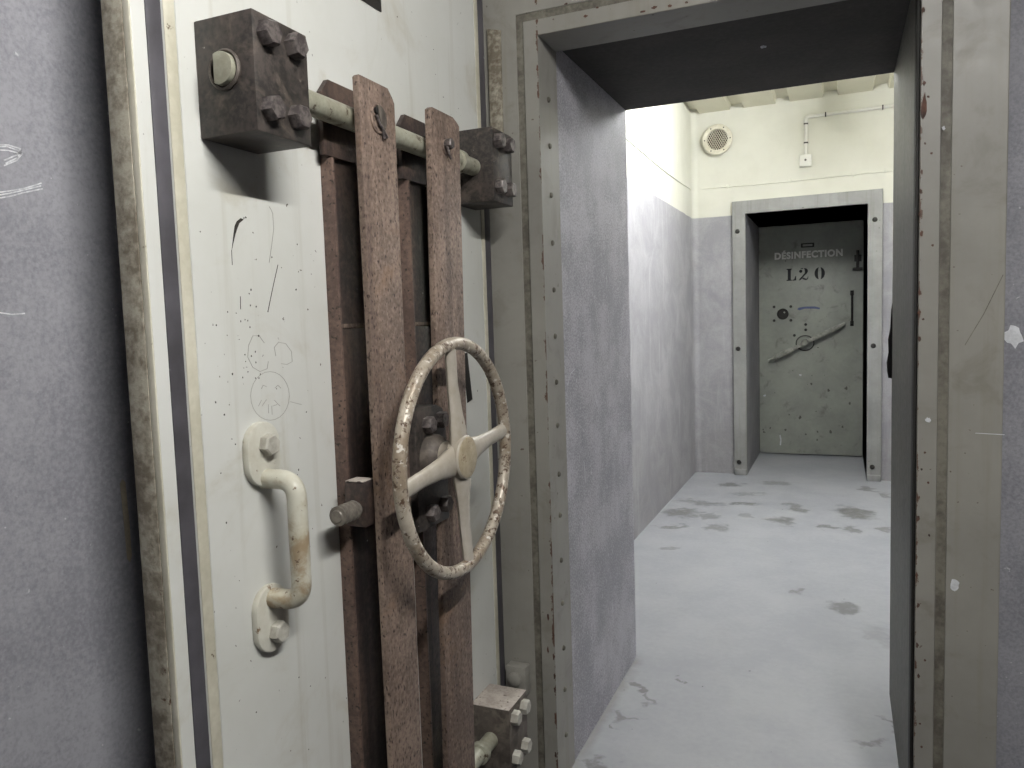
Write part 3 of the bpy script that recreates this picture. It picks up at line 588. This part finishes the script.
# shaft blocks with four bolts each
def shaft_block(y0, y1, z0, z1, mat, bmat, dusty=False, end_cap=False):
    bm = B(); box(bm, XD, -0.778, y0, y1, z0, z1, 0.0022); o = obj('shaft_block', bm, mat, D)
    k = 0
    for dy in (0.026, 0.087):
        for dz in (0.036, 0.143):
            obj('bolt', hexbolt((-0.778, y0 + dy, z0 + dz * (z1 - z0) / 0.172), (1, 0, 0), 0.0195, 0.019, 0.3 + 0.9 * k), bmat, o); k += 1
    if dusty:
        bm = B(); box(bm, XD + 0.001, -0.7785, y0 + 0.001, y1 - 0.001, z1 - 0.0005, z1 + 0.0012, 0.0004); obj('dust_layer', bm, 'dust', o, 'pale dust on the top face')
    if end_cap:
        zc = end_cap
        bm = B(); lathe(bm, (-0.832, y0, zc), (0, -1, 0), [(0.029, 0), (0.030, 0.003), (0.027, 0.006), (0.024, 0.004)], 24); obj('weld_bead', bm, 'block_dusty', o)
        bm = B(); pts = [(-0.832 + 0.0235 * math.cos(a), zc + 0.0235 * math.sin(a)) for a in [(-118 + 236 * i / 20) * PI / 180 for i in range(21)]]
        prism(bm, pts, 1, y0 - 0.013, y0 + 0.001, 0.0012); obj('shaft_end', bm, 'shaft', o, 'flat sided shaft end')
    return o
shaft_block(0.907, 1.031, 1.640, 1.812, 'block', 'bolt', end_cap=1.733)
shaft_block(1.736, 1.856, 1.647, 1.825, 'block', 'bolt')
shaft_block(0.907, 1.031, 0.185, 0.360, 'block_dusty', 'bolt_pale', True, end_cap=0.272)
shaft_block(1.722, 1.842, 0.185, 0.358, 'block_dusty', 'bolt_pale', True)
for z in (1.733, 0.272):
    bm = B(); lathe(bm, (-0.832, 1.02, z), (0, 1, 0), [(0.0, 0), (0.0205, 0), (0.0205, 0.73), (0, 0.73)], 28)
    sh = obj('shaft', bm, 'shaft', D, 'painted round steel shaft')
    for y in (1.315, 1.645):
        bm = B(); lathe(bm, (-0.832, y, z), (0, 1, 0), [(0.0205, 0), (0.027, 0.002), (0.027, 0.02), (0.0205, 0.022)], 28); obj('collar', bm, 'shaft', sh)
# back channels
def barpoly(ya, yb, yat, ybt, zb, zt, ch_l, ch_r):
    return [(ya, zb), (yb, zb), (ybt, zt - ch_r[1]), (ybt - ch_r[0] * .3, zt - ch_r[1] * .6), (ybt - ch_r[0], zt), (yat + ch_l[0], zt), (yat, zt - ch_l[1])]
for (ya, yb) in ((1.198, 1.312), (1.469, 1.575)):
    bm = B(); box(bm, XD, XD + 0.014, ya + 0.001, yb - 0.001, 0.12, 1.70, 0.001)
    ob = obj('back_channel', bm, 'rusty_dark', D, 'dark greasy steel channel behind the bars')
    bm = B(); prism(bm, barpoly(ya - 0.020, yb, ya - 0.020, yb, 1.665, 1.803, (0.022, 0.026), (0.02, 0.02)), 0, XD + 0.0145, XD + 0.026, 0.001); obj('shaft_lug', bm, 'rusty_dark', ob)
    bm = B(); box(bm, XD, XD + 0.027, ya, ya + 0.007, 0.12, 1.664, 0.0012); obj('channel_flange', bm, 'rusty_mid', ob)
    bm = B(); box(bm, XD, XD + 0.027, yb - 0.009, yb, 0.12, 1.664, 0.0012); obj('channel_flange', bm, 'rusty_dark', ob)
    bm = B(); box(bm, XD + 0.0142, XD + 0.020, ya + 0.0075, yb - 0.0095, 1.349, 1.357, 0.0008); obj('joint_weld', bm, 'rusty', ob)
    bm = B(); box(bm, XD + 0.0142, XD + 0.019, ya + 0.0075, yb - 0.0095, 0.40, 1.347, 0.001); obj('joint_plate', bm, 'rusty_dark', ob)
# front bars
FX0, FX1 = -0.802, -0.789
def front_bar(poly):
    bm = B(); prism(bm, poly, 0, FX0, FX1, 0.0012); return obj('lock_bar', bm, 'rusty', D, 'rust brown flat steel bar')
fb1 = front_bar(barpoly(1.200, 1.304, 1.188, 1.308, 0.12, 1.799, (0.004, 0.004), (0.022, 0.024)))
fb2 = front_bar(barpoly(1.405, 1.538, 1.449, 1.583, 0.12, 1.806, (0.010, 0.006), (0.030, 0.014)))
# pins
for z, (o, y) in ((1.733, (fb1, 1.246)), (1.733, (fb2, 1.512)), (0.272, (fb1, 1.252)), (0.272, (fb2, 1.475))):
    big = o is fb1
    r = 0.027 if big else 0.017
    bm = B(); lathe(bm, (FX1, y, z), (1, 0, 0), [(r, -0.001), (r, 0.003), (r * 0.93, 0.0042), (r * 0.86, 0.003), (r * 0.80, 0.0015), (0, 0.0015)], 28); pn = obj('pin_washer', bm, 'rusty', o)
    if big:
        bm = B(); prism(bm, [(y + 0.021 * math.cos(a), z + 0.024 * math.sin(a)) for a in [(-45 + i * 12) * PI / 180 for i in range(14)]] + [(y - 0.004, z + 0.002), (y + 0.003, z - 0.012)], 0, FX1, FX1 + 0.007, 0.001); obj('pin_head', bm, 'block_dusty', pn)
        bm = B(); lathe(bm, (FX1, y - 0.009, z + 0.013), (1, 0, 0), [(0.006, 0), (0.006, 0.006), (0, 0.0065)], 12); obj('pin_hole', bm, 'black', pn)
        bm = B(); loft(bm, [(FX1 + 0.005, y - 0.012, z + 0.004), (FX1 + 0.006, y - 0.004, z - 0.010), (FX1 + 0.006, y + 0.010, z - 0.020), (FX1 + 0.005, y + 0.022, z - 0.030)], 0.0028, seg=8)
        loft(bm, [(FX1 + 0.005, y + 0.008, z - 0.018), (FX1 + 0.005, y + 0.012, z - 0.034)], 0.0026, seg=8); obj('cotter_pin', bm, 'bolt', pn)
    else:
        bm = B(); lathe(bm, (FX1, y, z + 0.006), (1, 0, 0), [(0.0125, 0), (0.0125, 0.016), (0.010, 0.018), (0, 0.018)], 6, 0.4); obj('pin_head', bm, 'bolt', pn)
        bm = B(); loft(bm, [(FX1 + 0.008, y - 0.008, z + 0.002), (FX1 + 0.01, y - 0.004, z - 0.016), (FX1 + 0.008, y + 0.008, z - 0.024)], 0.003, seg=8); obj('cotter_pin', bm, 'bolt', pn)
# threaded spindle with square nut
bm = B(); n = 0; yy = 1.108; prof = [(0, 0), (0.0105, 0.0), (0.012, 0.003)]
h = 0.004
while h < 0.125: prof += [(0.0180, h), (0.0180, h + 0.0035), (0.0120, h + 0.0050), (0.0120, h + 0.0085)]; h += 0.0115
prof += [(0.0135, h), (0.0135, 0.52), (0, 0.52)]
lathe(bm, (-0.828, yy + 0.004, 1.013), (0, 1, 0), prof, 24); sc_ = obj('threaded_spindle', bm, 'thread', D, 'threaded steel spindle', angle=25)
bm = B(); box(bm, -0.853, -0.806, 1.172, 1.214, 0.978, 1.064, 0.006); nut = obj('spindle_nut', bm, 'rusty_dark', D, 'square dusty spindle nut')
bm = B(); box(bm, -0.849, -0.810, 1.172, 1.210, 1.0635, 1.0655, 0.0008); obj('dust_layer', bm, 'dust', nut)
# gearbox bracket in the gap between the bars
bm = B(); prism(bm, [(1.322, 0.93), (1.452, 0.93), (1.452, 1.145), (1.44, 1.172), (1.415, 1.182), (1.36, 1.182), (1.335, 1.172), (1.322, 1.145)], 0, -0.86, -0.782, 0.002); gb = obj('spindle_bracket', bm, 'block', D, 'dark bolted bracket behind the handwheel')
for k, (y, z) in enumerate(((1.366, 1.146), (1.420, 1.150), (1.366, 0.962), (1.424, 0.968))): obj('bolt', hexbolt((-0.782, y, z), (1, 0, 0), 0.018, 0.018, 0.2 + k), 'bolt', gb)
# handwheel
WC = Vector((-0.715, 1.380, 1.079)); RR = 0.232
bm = B(); loft(bm, [WC + Vector((0, RR * math.cos(a), RR * math.sin(a))) for a in [2 * PI * i / 96 for i in range(96)]], 0.0135, up=(1, 0, 0), seg=18, closed=True)
hw = obj('handwheel', bm, 'wheel', D, 'worn cream handwheel rim with bare metal showing')
for k in range(4):
    a = PI / 2 * k + math.radians(6)     # slightly turned so the near spoke drops
    d = Vector((0, math.cos(a), math.sin(a)))
    bm = B(); loft(bm, [WC + Vector((0.001, 0, 0)) + d * 0.012, WC + Vector((0.001, 0, 0)) + d * 0.055, WC + d * 0.09, WC + Vector((-0.002, 0, 0)) + d * 0.15, WC + Vector((0, 0, 0)) + d * (RR - 0.012), WC + d * (RR + 0.002)],
                   [(0.034, 0.016), (0.028, 0.014), (0.0215, 0.0115), (0.017, 0.0095), (0.017, 0.0095), (0.021, 0.011)], up=(1, 0, 0), seg=16)
    obj('spoke', bm, 'wheel_spoke', hw)
bm = B(); lathe(bm, (-0.785, WC.y, WC.z), (1, 0, 0), [(0.030, 0.025), (0.030, 0.035), (0.034, 0.050), (0.044, 0.062), (0.0455, 0.086), (0.043, 0.089), (0, 0.089)], 36); obj('hub', bm, 'wheel_spoke', hw)
bm = B(); lathe(bm, (-0.785, WC.y, WC.z), (1, 0, 0), [(0.046, 0), (0.045, 0.018), (0.038, 0.03), (0.029, 0.036), (0.029, 0.05)], 32); obj('neck', bm, 'block_dusty', hw, 'greasy grey neck behind the hub')
bm = B(); lathe(bm, (-0.697, WC.y, WC.z), (1, 0, 0), [(0.0415, 0), (0.0415, 0.0015), (0.039, 0.003), (0, 0.0035)], 36); obj('hub_cap', bm, 'hub_cap', hw, 'beige round hub cap')
# pull handle
hy = 0.996
def stadium(yc, z0, z1, r, n=10):
    return [(yc + r * math.cos(a), z1 - r + r * math.sin(a)) for a in [PI * i / n for i in range(n + 1)]] + [(yc + r * math.cos(a), z0 + r + r * math.sin(a)) for a in [PI + PI * i / n for i in range(n + 1)]]
bm = B(); loft(bm, fillet([(XD + 0.004, 0.994, 1.104), (XD + 0.070, hy, 1.104), (XD + 0.070, hy, 0.902), (XD + 0.004, 0.990, 0.902)], 0.042, 9), 0.0165, up=(0, 1, 0), seg=20)
ph = obj('pull_handle', bm, 'grip_worn', D, 'bent round bar pull handle with rubbed cream paint')
for z0, z1, zb, yc in ((1.092, 1.200, 1.161, 0.992), (0.810, 0.925, 0.843, 0.990)):
    bm = B(); prism(bm, stadium(yc, z0, z1, 0.039), 0, XD, XD + 0.013, 0.003); fl = obj('handle_flange', bm, 'grip', ph)
    obj('bolt', hexbolt((XD + 0.013, yc + 0.004, zb), (1, 0, 0), 0.0185, 0.016, 0.25), 'bolt_pale', fl)

# hinge lugs between door edge and frame
def hinge(zc, h, mat, label):
    t = thing('door_hinge', label, 'hinge', (-0.85, 1.985, zc))
    bm = B(); box(bm, -0.883, -0.822, 1.94, 1.9795, zc - h / 2, zc + h / 2, 0.004); obj('hinge_plate', bm, mat, t)
    bm = B(); lathe(bm, (-0.853, 1.94, zc + h * 0.1), (0, -1, 0), [(0.02, 0), (0.02, 0.008), (0.014, 0.012), (0, 0.013)], 20); obj('hinge_pin', bm, mat, t)
    return t
hinge(0.325, 0.085, 'frame', 'grey hinge lug just above and behind the dusty lower shaft block')
bm = B(); prism(bm, [(-0.889, 1.80), (-0.852, 1.83), (-0.850, 2.14), (-0.889, 2.15)], 1, 1.972, 1.982, 0.002)
hp = obj('filler_patch', bm, 'door_edge', fr, 'rough chipped filler patch')
